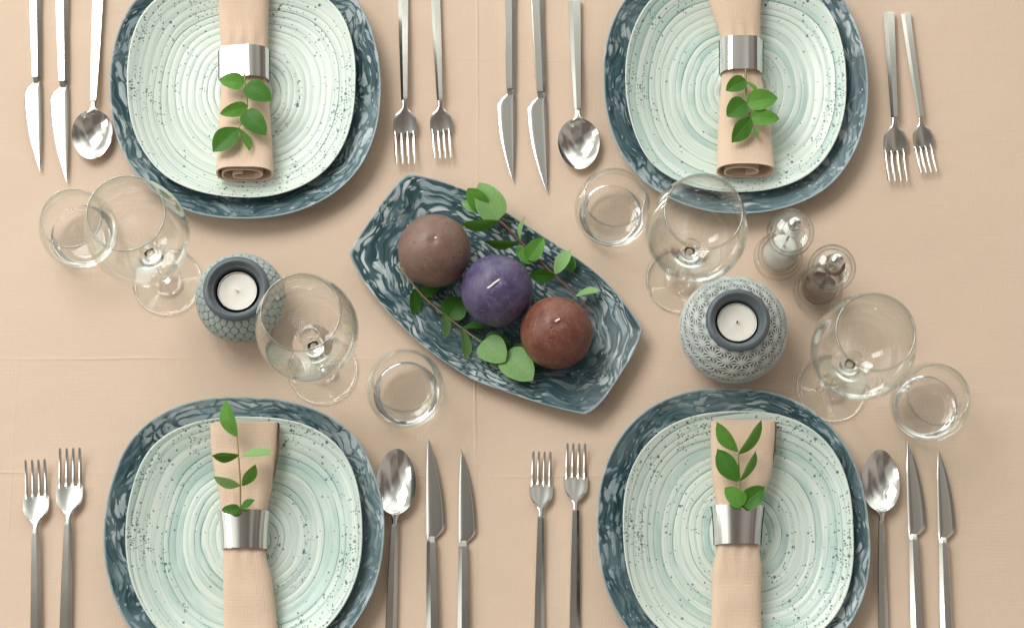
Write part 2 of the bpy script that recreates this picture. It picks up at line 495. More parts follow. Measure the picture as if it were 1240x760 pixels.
def trace_ratio(key, c, sup_r, zr):
    pts = sorted((math.atan2(q.y, q.x), math.hypot(q.x, q.y)) for q in ((px(u, v, zr) - c) for u, v in TRACE[key]))
    ks = [(a, r / sup_r(a)) for a, r in pts]
    # the unseen stretch eases back to the plain outline
    gaps = [((ks[(i + 1) % len(ks)][0] - ks[i][0]) % (2 * PI), i) for i in range(len(ks))]
    g, i = max(gaps)
    if g > .5:
        a0 = ks[i][0]
        ks += [(((a0 + g * f + PI) % (2 * PI)) - PI, 1.0) for f in (.3, .5, .7)]
    ks.sort()
    def k(a):
        for i in range(len(ks)):
            a0, k0 = ks[i]; a1, k1 = ks[(i + 1) % len(ks)]
            d = (a1 - a0) % (2 * PI); t = (a - a0) % (2 * PI)
            if t <= d: return k0 + (k1 - k0) * (t / d if d else 0)
        return 1
    tab = [k(-PI + 2 * PI * i / 144) for i in range(144)]
    for _ in range(3): tab = [(tab[i - 2] + tab[i - 1] + tab[i] + tab[(i + 1) % 144] + tab[(i + 2) % 144]) / 5 for i in range(144)]
    return lambda a: tab[int(round((a + PI) / (2 * PI) * 144)) % 144]

def make_plate(name, cx, cy, hw, hh, n, zr, zbase, prof, mat, label, cat, group, rot=0.0, wob=0.012, seed=0, key=None):
    c = px(cx, cy, zr); s = upp(cx, cy, zr)
    a0, b0 = hw * s, hh * s / .962
    out = []
    N = 144
    for i in range(N):
        a = 2 * PI * i / N
        x, y = sup(a, n)
        k = 1 + wob * (math.sin(2 * a + seed) * .5 + math.sin(3 * a + 2.1 * seed) * .4 + math.sin(5 * a + seed) * .15)
        out.append((x * a0 * k, y * b0 * k))
    if key:
        tabs = sorted((math.atan2(y, x), math.hypot(x, y)) for x, y in out)
        def sr(a):
            return min(tabs, key=lambda t: abs(((t[0] - a + PI) % (2 * PI)) - PI))[1]
        k = trace_ratio(key, c, sr, zr)
        out = [(x * k(math.atan2(y, x)), y * k(math.atan2(y, x))) for x, y in out]
    else:
        out = rotated(out, rot)
    SMEAN[0] = (a0 + b0) / 2
    top, bot = prof
    vf, at = plate_mesh(out, top, bot)
    o = mesh(name, vf, mat, loc=(c.x, c.y, zbase), attrs={'pol': at})
    tag(o, label, cat, group)
    return o

PLATES = [  # charger cx,cy,hw,hh ; plate cx,cy,hw,hh ; words
    ((297, 105, 164, 160), (291.5, 103, 138.5, 136), 'the napkin in a white-shining ring, nearest the scale-patterned holder', .3, 0.03),
    ((891, 98, 160.5, 161), (891, 98, 134, 134), 'the napkin whose sprig has seven leaves, near the two mills', 1.7, -.02),
    ((295.5, 648, 170.5, 168.5), (295, 645.5, 144, 142), 'the napkin whose sprig tip reaches past the rim', 2.9, -.03),
    ((888, 640, 166, 167), (895, 641, 140.5, 141), 'the napkin whose sprig opens in a V', 4.4, .04),
]
ZC, ZM = 27.0, 33.0
def mint_prof():
    f = lambda r: 4.0 + 20.5 * max(0, (r - .55) / .45) ** 1.8
    top = [(r, f(r)) for r in lin(0, .985, 40)] + [(.994, f(1)), (1.0, f(1) - .9)]
    bot = [(r, max(0.1, f(r) - 3.6)) for r in lin(0, .97, 16)] + [(.995, f(1) - 2.4)]
    return top, bot
ZPB = 7.3      # underside of the mint plates
for pi_, (ch, mt, words, sd, rot) in enumerate(PLATES):
    make_plate('charger_plate', *ch, 2.32, ZC, 0.4, charger_prof(ZC), M_CHARGER,
               'large blue marbled plate under ' + words, 'charger plate', 'blue marbled underplates', rot, .012, sd, 'c%d' % pi_ if pi_ < 3 else None)
    make_plate('dinner_plate', *mt, 2.5 if mt[1] > 400 else 2.36, ZM, ZPB, mint_prof(), M_MINT,
               'pale green ringed plate under ' + words, 'plate', 'pale green speckled plates', rot * .5, .012, sd + 1, 'm%d' % pi_ if pi_ < 3 else None)
ZP = ZPB + 4.0   # upper face of the mint plates

# ------------------------------------------------------------------ napkins, rings
def spiral_section(W, H, ex=2.6, turns=2.35, k1=.30, th=1.7, n=150, tail=0.0, seed=0.0):
    """closed outline of a rolled sheet; W,H full width/height, bottom at z=0"""
    mid = []
    for i in range(n + 1):
        t = i / n; a = -PI * .62 - 2 * PI * turns * t
        k = 1 - (1 - k1) * max(0.0, (t - .72 / turns) / (1 - .72 / turns))
        x, z = sup(a, ex)
        wob = .4 * math.sin(3 * a + seed) * (1 - k)
        mid.append(Vector((x * (W / 2 - th) * k + wob * 4, 0, z * (H / 2 - th) * (k * .92 + .08 * k * k) + H / 2 - 0.8 * (1 - k) * H * .12)))
    outl, inl = [], []
    for i, p in enumerate(mid):
        t = (mid[min(i + 1, n)] - mid[max(i - 1, 0)]).normalized()
        nn = Vector((-t.z, 0, t.x))
        outl.append(p + nn * th / 2); inl.append(p - nn * th / 2)
    return outl + inl[::-1]

def make_napkin(stations, label, group, ex=2.6, turns=2.35, slant=0.0, seed=0.0, th=1.7):
    """stations: (v, uL, uR, height, lift) along the length in photo pixels"""
    # interpolate stations smoothly
    st = smoothpts([tuple(float(c) for c in s) for s in stations], 8)
    ref = px((st[len(st)//2][1] + st[len(st)//2][2]) / 2, st[len(st)//2][0], ZP)
    rings = []
    rv = 79 if st[0][0] < 60 else 640
    L = len(st)
    for i, (v, ul, ur, h, lift) in enumerate(st):
        zc = ZP + lift + h * .5
        a = px(ul, v, zc); b = px(ur, v, zc)
        c = (a + b) / 2; W = (b - a).length
        sec = spiral_section(W, h, ex, turns, seed=seed, th=th)
        ring = []
        y0 = c.y
        for k, p in enumerate(sec):
            # fabric wobble
            nz = mnoise.noise(Vector((p.x / 22 + seed, y0 / 42, p.z / 20))) * .9
            sl = slant * (p.z / max(h, 1) - .5) * (1 if i >= L - 2 else 0) * (1 if i == L - 1 else .5)
            pinch = math.exp(-((v - rv) / 34.0) ** 2) if abs(v - rv) > 20 else math.exp(-.35) * .5
            pl = math.sin(p.x * .42 + seed * 3 + mnoise.noise(Vector((v / 30, seed, 0))) * 2) * 1.5 * pinch
            soft = mnoise.noise(Vector((p.x / 40, y0 / 28 + seed, 1.7))) * 2.2
            ring.append((c.x + p.x + nz * .5 - ref.x, y0 + sl - ref.y, ZP + lift + p.z + (nz * .8 + pl + soft) * (p.z / h) - ZP))
        rings.append(ring)
    vf = loft(rings, cap=False)
    V, Fc = vf
    n = len(rings[0]); half = n // 2
    for base, rev in ((0, True), ((L - 1) * n, False)):
        for k in range(half - 1):
            q = (base + k, base + k + 1, base + n - 2 - k, base + n - 1 - k)
            Fc.append(tuple(reversed(q)) if rev else q)
    o = mesh('napkin', (V, Fc), M_NAPKIN, loc=(ref.x, ref.y, ZP), sharp=55)
    tag(o, label, 'napkin', group)
    return o

NG = 'beige rolled cloth napkins'
make_napkin([(-22, 263, 327, 30, 7), (20, 264, 326, 32, 1), (61, 267, 325, 33, .3), (98, 267, 325, 33, .3), (140, 265, 328, 34, .6), (185, 262, 331, 36, 3), (211, 261, 332, 38, 8)],
            'beige napkin rolled tightly, held by the ring that shines white', NG, 2.7, 2.4, 9, 1.0, 2.0)
make_napkin([(-25, 851, 925, 28, 7), (10, 860, 922, 32, 2), (50, 873, 922, 33, .3), (90, 873, 922, 33, .3), (130, 870, 931, 34, .6), (175, 868, 936, 35, 3), (207, 867, 939, 38, 8)],
            'beige napkin with a loose open rolled end, on the plate near the mills', NG, 2.5, 1.9, 9, 2.3, 2.0)
make_napkin([(513, 254, 338, 24, 9), (545, 255, 336, 27, 4), (585, 262, 331, 31, .6), (619, 268, 324, 33, .3), (665, 270, 322, 33, .3), (700, 270, 330, 33, .4), (760, 270, 337, 30, 4), (785, 270, 340, 29, 9)],
            'beige napkin with wide squared top end, under the sprig reaching past the rim', NG, 3.6, 2.3, 0, 4.1)
make_napkin([(511, 860, 940, 24, 9), (545, 860, 938, 27, 4), (580, 862, 933, 31, .6), (613, 867, 921, 33, .3), (660, 867, 920, 33, .3), (690, 862, 923, 33, .4), (715, 861, 922, 32, .8), (765, 860, 923, 31, 4), (785, 859, 924, 29, 9)],
            'beige napkin with wide squared top end, under the V-shaped sprig', NG, 3.6, 2.3, 0, 5.7)

def under_fold(o, rows):
    rings = []
    for v, ul, ur, z in rows:
        a = px(ul, v, ZP + z) ; b = px(ur, v, ZP + z)
        n_ = 12
        top = [a.lerp(b, i / n_) for i in range(n_ + 1)]
        rings.append([(p.x - o.location.x / U, p.y - o.location.y / U, z + .9 - .9 * abs(i / n_ * 2 - 1) ** 6) for i, p in enumerate(top)] +
                     [(p.x - o.location.x / U, p.y - o.location.y / U, z - .9 + .9 * abs(1 - i / n_ * 2) ** 6) for i, p in list(enumerate(top))[::-1]])
    V, Fc = loft(smooth_rings(rings))
    f = mesh('folded_edge', (V, Fc), M_NAPKIN, o)
def smooth_rings(r): return r
NK = [o for o in COL.objects if o.name.startswith('napkin')]
under_fold(NK[2], [(510.5, 262, 336.5, 26), (513, 259, 338.5, 25.5), (545, 259, 338, 23), (575, 264, 333, 21), (600, 270, 324, 18)])
under_fold(NK[3], [(508.5, 864, 936, 26), (511, 863, 940.5, 25.5), (545, 864, 939, 23), (575, 866, 933, 21), (600, 870, 924, 18)])
def make_ring(v0, v1, l0, r0, l1, r1, label, fr=(), flare=0.0, H=40.0, smoothit=False):
    zc = ZP + H / 2
    rings_o, rings_i = [], []
    a = px(l0, v0, zc); b = px(r0, v0, zc); c = px(l1, v1, zc); d = px(r1, v1, zc)
    ref = (a + b + c + d) / 4
    K = 6
    FV = []
    for q in fr:
        FV.append((q, (1 - min(1, abs(q)) ** 2.5) ** (1 / 2.5) + .12))
    FV = [(x * .995, z - .12) for x, z in FV]
    FV = FV + [(x, -z) for x, z in FV[::-1]]
    nf = len(FV); N = nf * 6 if fr else 84
    for k in range(K + 1):
        t = k / K
        L_ = a.lerp(c, t); R_ = b.lerp(d, t); m_ = (L_ + R_) / 2; W = (R_ - L_).length
        W += flare * (2 * t - 1) ** 2
        for th, store in ((0, rings_o), (1.5, rings_i)):
            ring = []
            for i in range(N):
                if smoothit:
                    x, z = sup(2 * PI * i / N, 2.3)
                else:
                    f0 = i // 6; u = (i % 6) / 6
                    x0, z0 = FV[f0][0] * -1, FV[f0][1]; x1, z1 = FV[(f0 + 1) % nf][0] * -1, FV[(f0 + 1) % nf][1]
                    x0, x1 = -x0, -x1
                    x = x0 + (x1 - x0) * u; z = z0 + (z1 - z0) * u
                    bul = 1 + .02 * math.sin(PI * u)
                    x *= bul; z *= bul
                ring.append((m_.x + x * (W / 2 - th) - ref.x, m_.y - ref.y, zc + z * (H / 2 - th) * (W / ((b - a).length + .01) * .25 + .75) - ZP))
            store.append(ring)
    V1, F1 = loft(rings_o, cap=False)
    V2, F2 = loft(rings_i, cap=False)
    n = N; off = len(V1)
    Fc = list(F1) + [tuple(reversed([i + off for i in f])) for f in F2]
    for base in (0, K * n):
        for i in range(n):
            j = (i + 1) % n
            q = (base + i, base + j, off + base + j, off + base + i)
            Fc.append(q if base else tuple(reversed(q)))
    o = mesh('napkin_ring', (V1 + V2, Fc), M_RING, loc=(ref.x, ref.y, ZP), sharp=40 if smoothit else 12)
    tag(o, label, 'napkin ring', 'steel napkin rings')
make_ring(61, 98, 264.5, 326.5, 265, 327, 'steel napkin ring shining white, with a dark stripe, above six round leaves', (-1, -.87, .25, .67, .88, 1), 0)
make_ring(50, 90, 871, 924, 871, 924, 'grey steel napkin ring above the seven-leaf sprig near the mills', (-1, -.85, -.5, .3, .66, 1), 0)
make_ring(619, 665, 265, 326, 269, 323, 'smooth cone-shaped steel napkin ring below the tall upright sprig', (), 1.5, smoothit=True)
make_ring(613, 660, 862, 925, 865, 921, 'ridged grey steel napkin ring below the V-shaped sprig', (-1, -.88, -.5, -.12, .50, .80, 1), 1.0)

# ------------------------------------------------------------------ leaves and sprigs
def leaf_mat(name, a, b, vein):
    m = NT(name)
    A = m.n('Attribute', attribute_name='luv').outputs['Vector']
    u, v, w = m.sep(A)
    o = m.obj()
    f = m.noise(o, 130, 4, .6)
    c = m.mix(f, a, b)
    mid = m.sstep(m.math('ABSOLUTE', u), .07, .0)
    side = m.math('ABSOLUTE', u)
    vv = m.math('SINE', m.math('MULTIPLY', m.math('SUBTRACT', v, m.math('MULTIPLY', side, .35)), 44))
    vn = m.math('MULTIPLY', m.sstep(vv, .80, 1.0), .22)
    c = m.mix(m.math('MAXIMUM', m.math('MULTIPLY', mid, .6), vn), c, vein)
    edge = m.sstep(side, .9, 1.0)
    c = m.mix(m.math('MULTIPLY', edge, .35), c, vein)
    h = m.math('SUBTRACT', m.math('MULTIPLY', f, .3), m.math('MULTIPLY', mid, 1.0))
    bs = m.principled(Base_Color=c, Roughness=.45, Specular_IOR_Level=.28, Normal=m.bump(h, .5, .001))
    tr = m.n('BsdfTranslucent', {0: m.mix(.5, c, (.22, .42, .04))})
    mx = m.n('MixShader', {0: .22, 1: bs.outputs[0], 2: tr.outputs[0]})
    m.t.links.new(mx.outputs[0], m.out.inputs[0])
    return m.m
L_DARK = leaf_mat('leaf_deep_green', (.026, .115, .010), (.055, .195, .020), (.13, .30, .07))
L_MID = leaf_mat('leaf_fresh_green', (.065, .22, .026), (.13, .34, .05), (.23, .44, .12))
L_PALE = leaf_mat('leaf_pale_green', (.18, .38, .12), (.30, .52, .20), (.42, .60, .30))
M_STEM_G = plain('stem_green', (.20, .24, .06), .5)
M_STEM_R = plain('stem_reddish', (.20, .075, .045), .5)
M_STEM_Y = plain('stem_yellow_brown', (.30, .22, .09), .5)

def leaf_geo(b, t, wpx, s, zb, zt, roundy, curl, flipr):
    B = px(b[0], b[1], zb); T = px(t[0], t[1], zt)
    ax = T - B; L = ax.length; ax.normalize()
    side = ax.cross(Vector((0, 0, 1))).normalized(); up = side.cross(ax)
    w = wpx * s * 1.13
    true_w = max(w, .52 * L)
    roll = math.acos(min(1, w / true_w)) * flipr
    sv = side * math.cos(roll) + up * math.sin(roll); uv = up * math.cos(roll) - side * math.sin(roll)
    NL, NW = 14, 8
    V, Fc, at = [], [], []
    for i in range(NL + 1):
        t_ = i / NL
        x = t_ ** (.78 if roundy > .5 else 1.0)
        prof = max(0, math.sin(PI * x)) ** (.55 if roundy > .5 else .8)
        prof *= (1 - .18 * t_) if roundy > .5 else 1
        tipf = min(1, (1 - t_) * 9); prof *= tipf ** .5
        arc = math.sin(PI * t_) * L * curl
        for j in range(NW + 1):
            q = -1 + 2 * j / NW
            hw = true_w / 2 * prof * 1.04
            fold = abs(q) ** 1.3 * hw * .22
            wav = .35 * math.sin(q * 4 + t_ * 9 + b[0]) * abs(q)
            P = B + ax * (L * t_) + sv * (q * hw) + uv * (fold + arc + wav)
            V.append(tuple(P)); at.append((q, t_, 0))
    for i in range(NL):
        for j in range(NW):
            a = i * (NW + 1) + j
            Fc.append((a, a + 1, a + NW + 2, a + NW + 1))
    return V, Fc, at

def make_sprig(stem, leaves, label, smat, group, rad=(1.2, .7), zs=52, name='eucalyptus_sprig', floor=None):
    ref = px(*stem[0][:2], stem[0][2])
    root = thing(name, ref, label, 'sprig', group)
    sp = smoothpts([tuple(px(u, v, z)) for u, v, z in stem], 5)
    n = len(sp)
    vf = tube([Vector(p) - ref for p in sp], [rad[0] + (rad[1] - rad[0]) * i / (n - 1) for i in range(n)], 8)
    mesh('stem', vf, smat, root)
    for (b, t, w, zb, zt, kind, mat) in leaves:
        s = upp(*b, zb)
        V, Fc, at = leaf_geo(b, t, w, s, zb, zt, 1 if 'r' in kind else 0, .10 if 'c' in kind else .05, -1 if 'f' in kind else 1)
        if floor is not None:
            V = [(x, y, max(z, floor(x, y) + .6)) for x, y, z in V]
        V = [(x - ref.x, y - ref.y, z - ref.z) for x, y, z in V]
        mesh('leaf', (V, Fc), mat, root, attrs={'luv': at})
    return root

SG = 'green sprigs tucked in napkin rings'
D, Mi, P_ = L_DARK, L_MID, L_PALE
make_sprig([(296, 90, 54), (297, 103, 56), (299.5, 129, 53), (294, 145, 53), (289, 156, 54)],
    [((296, 101), (265.5, 97), 20, 57, 60, 'r', Mi), ((297.5, 103), (329, 122), 25, 57, 58, 'r', D), ((300, 129), (266, 138), 15, 55, 60, 'r', Mi),
     ((296, 135), (322, 164), 25, 55, 57, 'r', D), ((289, 155), (257.5, 184), 24, 55, 58, '', D), ((289, 155), (302, 183), 9, 55, 60, '', Mi)],
    'sprig of six leaves below the white-shining napkin ring', M_STEM_G, SG)
make_sprig([(903, 84, 54), (903, 97, 56), (904.5, 125, 54), (909, 142, 55), (914, 162, 56)],
    [((903, 97), (879, 110), 19, 57, 58, 'r', D), ((904, 99), (917, 112), 7, 57, 60, '', Mi), ((904, 124), (880, 141), 25, 56, 57, 'r', D),
     ((905, 124), (942, 119), 25, 57, 60, 'r', Mi), ((909, 142), (944, 144), 19, 57, 59, 'r', Mi), ((909, 142), (886, 173), 18, 57, 59, '', D), ((912, 155), (918, 166), 6, 57, 60, '', Mi)],
    'sprig of seven leaves on the napkin with the loose open end', M_STEM_G, SG)
make_sprig([(291.5, 622, 52), (291, 605, 58), (291, 586, 63), (289, 553, 68), (287, 526, 70)],
    [((287.5, 529), (273.5, 484), 17, 70, 74, 'c', Mi), ((289.5, 551), (256, 551), 8, 68, 76, '', D), ((291, 553), (332.5, 549), 12, 68, 74, '', P_),
     ((292, 587.5), (258.5, 576.5), 9, 63, 72, '', P_), ((293, 588), (309.5, 561.5), 10, 63, 74, 'f', Mi), ((291, 616.5), (268, 617), 12, 58, 60, 'r', D), ((291, 616), (309, 605), 9, 58, 66, '', D)],
    'tall upright sprig whose top leaf reaches past the plate rims', M_STEM_Y, SG)
make_sprig([(896, 617, 52), (895.5, 600, 56), (895.5, 582, 60), (894, 549, 66)],
    [((893.5, 547), (868, 510), 12, 66, 74, '', Mi), ((894, 550), (922, 508), 11, 66, 76, 'f', Mi), ((894, 583), (868.5, 543), 20, 60, 62, '', D),
     ((895.5, 582), (915, 545), 9, 60, 74, 'f', Mi), ((901, 611), (877.5, 590), 21, 57, 57, 'r', Mi), ((899, 612), (926, 589), 23, 55, 58, 'r', D)],
    'sprig with leaf pairs opening in a V above the ridged ring', M_STEM_G, SG)

# ------------------------------------------------------------------ platter
ZR = 22.0
OUT = [(424, 306), (429, 296), (446, 270), (463, 245), (480, 224), (490, 214), (497, 211.5), (508, 213), (535, 220), (565, 230.6), (590, 243), (614, 257),
       (640, 273), (662.8, 287.7), (692, 307), (720, 328), (740, 347), (756.6, 367), (769, 384), (777.5, 398), (777, 404), (766, 430), (752, 453), (735, 479), (722, 494), (712, 500.5),
       (705, 501.5), (672, 493.5), (638, 483), (605, 471), (573, 459), (541, 439), (512, 418), (491, 399), (471, 379), (453, 358), (438.5, 338.6), (428, 320), (424, 311)]
PC = px(601, 356, ZR)
def platter_outline():
    P = [px(u, v, ZR) - PC for u, v in OUT]
    loop = [tuple(p)[:2] for p in P]
    # resample evenly by angle through a closed Catmull-Rom
    ext = [loop[-1]] + loop + loop[:2]
    dense = []
    for i in range(1, len(ext) - 2):
        p0, p1, p2, p3 = ext[i - 1], ext[i], ext[i + 1], ext[i + 2]
        for j in range(8):
            t = j / 8
            dense.append(tuple(0.5 * ((2 * b) + (-a + c) * t + (2 * a - 5 * b + 4 * c - d) * t * t + (-a + 3 * b - 3 * c + d) * t ** 3) for a, b, c, d in zip(p0, p1, p2, p3)))
    # order counter-clockwise
    area_ = sum(dense[i][0] * dense[(i + 1) % len(dense)][1] - dense[(i + 1) % len(dense)][0] * dense[i][1] for i in range(len(dense)))
    return dense if area_ > 0 else dense[::-1]
POUT = platter_outline()
PANG = sorted((math.atan2(y, x), math.hypot(x, y)) for x, y in POUT)
def prad(a):
    import bisect
    i = bisect.bisect(PANG, (a, 0))
    a0, r0 = PANG[i - 1]; a1, r1 = PANG[i % len(PANG)]
    if i == 0: a0 -= 2 * PI
    if i == len(PANG): a1 += 2 * PI
    return r0 + (r1 - r0) * (a - a0) / max(1e-9, a1 - a0)
NA = 360
_rad = [prad(-PI + 2 * PI * i / NA) for i in range(NA)]
_co = [(sum(_rad[i] * math.cos(k * 2 * PI * i / NA) for i in range(NA)) / NA, sum(_rad[i] * math.sin(k * 2 * PI * i / NA) for i in range(NA)) / NA) for k in range(5)]
def prad_soft(a):
    t = a + PI
    return _co[0][0] + 2 * sum(c_ * math.cos(k * t) + s_ * math.sin(k * t) for k, (c_, s_) in enumerate(_co) if k)
def pz(r): return 5.0 + (ZR - 5.0) * max(0, (r - .30) / .70) ** 2.0
def platter_floor(x, y):
    dx, dy = x - PC.x, y - PC.y
    r = math.hypot(dx, dy) / prad(math.atan2(dy, dx))
    return pz(min(1, r)) + .4
def make_platter():
    V, Fc, at = [], [], []
    n = len(POUT); rows = []
    top = [(r, pz(r)) for r in lin(0, .988, 44)] + [(.996, pz(1)), (1.0, pz(1) - 1.0)]
    bot = [(r, max(.3, pz(r) - 4.6)) for r in lin(0, .975, 16)] + [(.996, pz(1) - 2.8)]
    ax = (px(742, 450, ZR) - px(460, 259, ZR)); th = math.atan2(ax.y, ax.x)
    for r, z in top + bot[::-1]:
        if r < 1e-6:
            rows.append([len(V)]); V.append((0, 0, z)); at.append((0, 1, 0)); continue
        ids = []
        for x, y in POUT:
            a = math.atan2(y, x)
            R_ = math.hypot(x, y); wq = r ** 6
            q = (wq * R_ + (1 - wq) * min(R_ * 1.02, prad_soft(a))) / R_ * r
            ids.append(len(V)); V.append((x * q, y * q, z + 3.5 * r ** 4 * (math.cos(2 * (a - th)))))
            at.append((r, math.cos(a), math.sin(a)))
        rows.append(ids)
    for A, B in zip(rows, rows[1:]):
        for i in range(n):
            j = (i + 1) % n
            if len(A) == 1: Fc.append((A[0], B[i], B[j]))
            elif len(B) == 1: Fc.append((A[i], B[0], A[j]))
            else: Fc.append((A[i], B[i], B[j], A[j]))
    o = mesh('serving_platter', (V, Fc), M_PLATTER, loc=(PC.x, PC.y, .3), attrs={'pol': at})
    tag(o, 'long blue brushed platter holding three ball candles', 'platter')
make_platter()

# ------------------------------------------------------------------ ball candles
def wax(name, a, b, c_, scale=30):
    m = NT(name); o = m.obj()
    f = m.noise(o, scale, 5, .65)
    g = m.noise(m.n('Mapping', {0: o, 3: (40, 40, 90)}).outputs[0], 1.0, 5, .7, 1.5)
    c = m.mix(m.sstep(f, .35, .65), a, b)
    c = m.mix(m.math('MULTIPLY', m.sstep(g, .54, .70), .55), c, c_)
    v = m.n('TexVoronoi', {'Vector': o, 'Scale': 150.0})
    sp = m.math('MULTIPLY', m.sstep(v.outputs['Distance'], .25, .12), m.math('LESS_THAN', m.sep(v.outputs['Color'])[0], .12))
    c = m.mix(m.math('MULTIPLY', sp, .7), c, tuple(x * .45 for x in a))
    fz = m.noise(o, 260, 4, .7)
    c = m.mix(m.math('MULTIPLY', m.sstep(fz, .52, .72), .35), c, c_)
    h = m.math('ADD', m.math('SUBTRACT', m.math('ADD', f, m.math('MULTIPLY', g, .8)), m.math('MULTIPLY', sp, .6)), m.math('MULTIPLY', fz, .25))
    m.principled(Base_Color=c, Roughness=.40, Specular_IOR_Level=.45, Subsurface_Weight=.08, Subsurface_Scale=.004, Normal=m.bump(h, .40, .0022))
    return m.m
W_BROWN = wax('wax_taupe', (.165, .095, .075), (.22, .135, .108), (.30, .205, .17))
W_PURP = wax('wax_purple', (.062, .046, .115), (.115, .095, .185), (.23, .21, .31), 60)
W_RED = wax('wax_red_brown', (.132, .041, .026), (.20, .074, .048), (.36, .19, .125), 55)
M_WICK = plain('cotton_wick', (.86, .80, .72), .8)

def ball_candle(u, v, R, mat, wick, label, seed):
    zc = R + 6.4
    c = px(u, v, zc)
    zc2 = platter_floor(c.x, c.y) + R + .6
    root = thing('ball_candle', (c.x, c.y, 6), label, 'candle', 'ball candles on the platter')
    V, Fc = lathe([(0, -R)] + [(R * math.sin(PI * i / 48), -R * math.cos(PI * i / 48)) for i in range(1, 48)] + [(0, R)], 72)
    nv = []
    for x, y, z in V:
        d = Vector((x, y, z)); k = 1 + .014 * mnoise.noise(d / 18 + Vector((seed, 0, 0))) + .006 * mnoise.noise(d / 6)
        if z < -R * .93: z = -R * .93
        dip = 1.8 * math.exp(-((x * x + y * y) / 30)) if z > 0 else 0
        nv.append((x * k, y * k, z * k - dip + zc - 6 - .07 * R * .5))
    mesh('wax', (nv, Fc), mat, root)
    pts = [Vector(px(a, b, z_)) - Vector((c.x, c.y, 6)) for a, b, z_ in wick]
    mesh('wick', tube(smoothpts([tuple(p) for p in pts], 4), 1.25, 8), M_WICK, root)
Rb = 43.0
def wtop(u, v, k=0): return (u, v, 2 * Rb + 6 - k)
ball_candle(526, 303, Rb + .6, W_BROWN, [(525, 291, 84), (526, 288.5, 89), (529, 287.5, 91)], 'dull taupe brown ball candle, closest to the scale-patterned holder', 1)
ball_candle(602, 351.5, Rb, W_PURP, [(590.5, 349, 88.5), (595, 346, 90.5), (599, 342.5, 91), (605, 338.5, 89.5)], 'purple ball candle between the two brown ones', 5)
ball_candle(674, 402.5, Rb, W_RED, [(670.5, 390.5, 86), (673.5, 388.5, 90), (678, 386, 91)], 'streaky reddish brown ball candle, closest to the star-patterned holder', 9)

# ------------------------------------------------------------------ sprigs on the platter
PG = 'leafy twigs lying on the platter'
make_sprig([(585.5, 252, 34), (607, 269, 34), (635, 297, 26), (669, 331, 22), (697, 357, 21), (719, 381, 25)],
    [((603, 267), (580, 221), 34, 36, 46, 'r', P_), ((586, 254), (566, 228), 23, 40, 52, 'r', Mi), ((581, 255), (558, 244), 13, 33, 36, 'r', P_), ((603, 267.5), (558, 271), 7, 36, 38, '', Mi),
     ((628, 293.5), (587, 292), 5, 28, 30, '', D), ((639, 314), (659, 288), 20, 28, 38, 'r', Mi), ((647, 317), (624, 298), 18, 22, 20, 'r', Mi), ((630, 291), (635.5, 262), 5, 28, 36, '', P_),
     ((672, 332), (692, 302), 15, 24, 36, '', P_), ((690, 331), (695, 312), 9, 21, 26, '', Mi), ((673, 334), (640, 332), 12, 23, 25, '', D), ((697, 358.5), (727, 351.5), 10, 23, 32, '', P_)],
    'reddish leafy twig between the candles and the mills side of the platter', M_STEM_R, PG, (1.5, 1.0), floor=platter_floor, name='leafy_twig')
make_sprig([(482, 321, 21), (512.6, 358.5, 18), (541, 383, 14), (563, 400, 14), (584, 415, 18)],
    [((502, 349), (500, 382), 12, 17, 18, '', D), ((509, 355.6), (532, 349), 14, 15, 13, 'r', D), ((537.5, 376), (538.5, 409), 9, 16, 22, '', P_), ((542, 385), (560, 360), 30, 14, 13, 'r', D),
     ((559, 395), (563, 436), 11, 16, 22, '', P_), ((560, 396), (588, 397), 9, 14, 16, '', D), ((587, 409), (618, 418), 20, 14, 17, 'r', D), ((584, 413), (612, 438), 33, 20, 28, 'r', P_),
     ((615.6, 423), (651, 444), 26, 17, 18, 'r', D), ((611, 427), (645, 461), 37, 20, 28, 'r', P_)],
    'yellowish leafy twig on the platter side facing the tumbler', M_STEM_Y, PG, (1.2, 1.0), floor=platter_floor, name='leafy_twig')

# ------------------------------------------------------------------ cutlery
def strip(rows, nx=10, pw=4):
    """rows (y, x0, x1, z, thick, dish): closed lens-like loft"""
    rings = []
    for y, x0, x1, z, th, dish in rows:
        ring = []
        for i in range(nx + 1):
            s = -1 + 2 * i / nx
            x = x0 + (x1 - x0) * (s + 1) / 2
            ring.append((x, y, z + dish * s * s + th / 2 * (1 - abs(s) ** pw)))
        for i in range(nx - 1, 0, -1):
            s = -1 + 2 * i / nx
            x = x0 + (x1 - x0) * (s + 1) / 2
            ring.append((x, y, z + dish * s * s - th / 2 * (1 - abs(s) ** pw)))
        rings.append(ring)
    V, Fc = loft(rings)
    # orient outward
    return V, [tuple(reversed(f)) for f in Fc]

def bar(rows, bev=.8):
    """rows (y, cx, width, z_bottom, thick): chamfered rectangular bar"""
    rings = []
    for y, cx, w, z, t in rows:
        h = w / 2; b = min(bev, h * .45, t * .4)
        pts = [(-h + b, 0), (h - b, 0), (h, b), (h, t * .52), (h * .30, t), (-h + b * .7, t), (-h, t - b * .7), (-h, b)]
        rings.append([(cx + x, y, z + q) for x, q in pts])
    V, Fc = loft(rings)
    return V, Fc

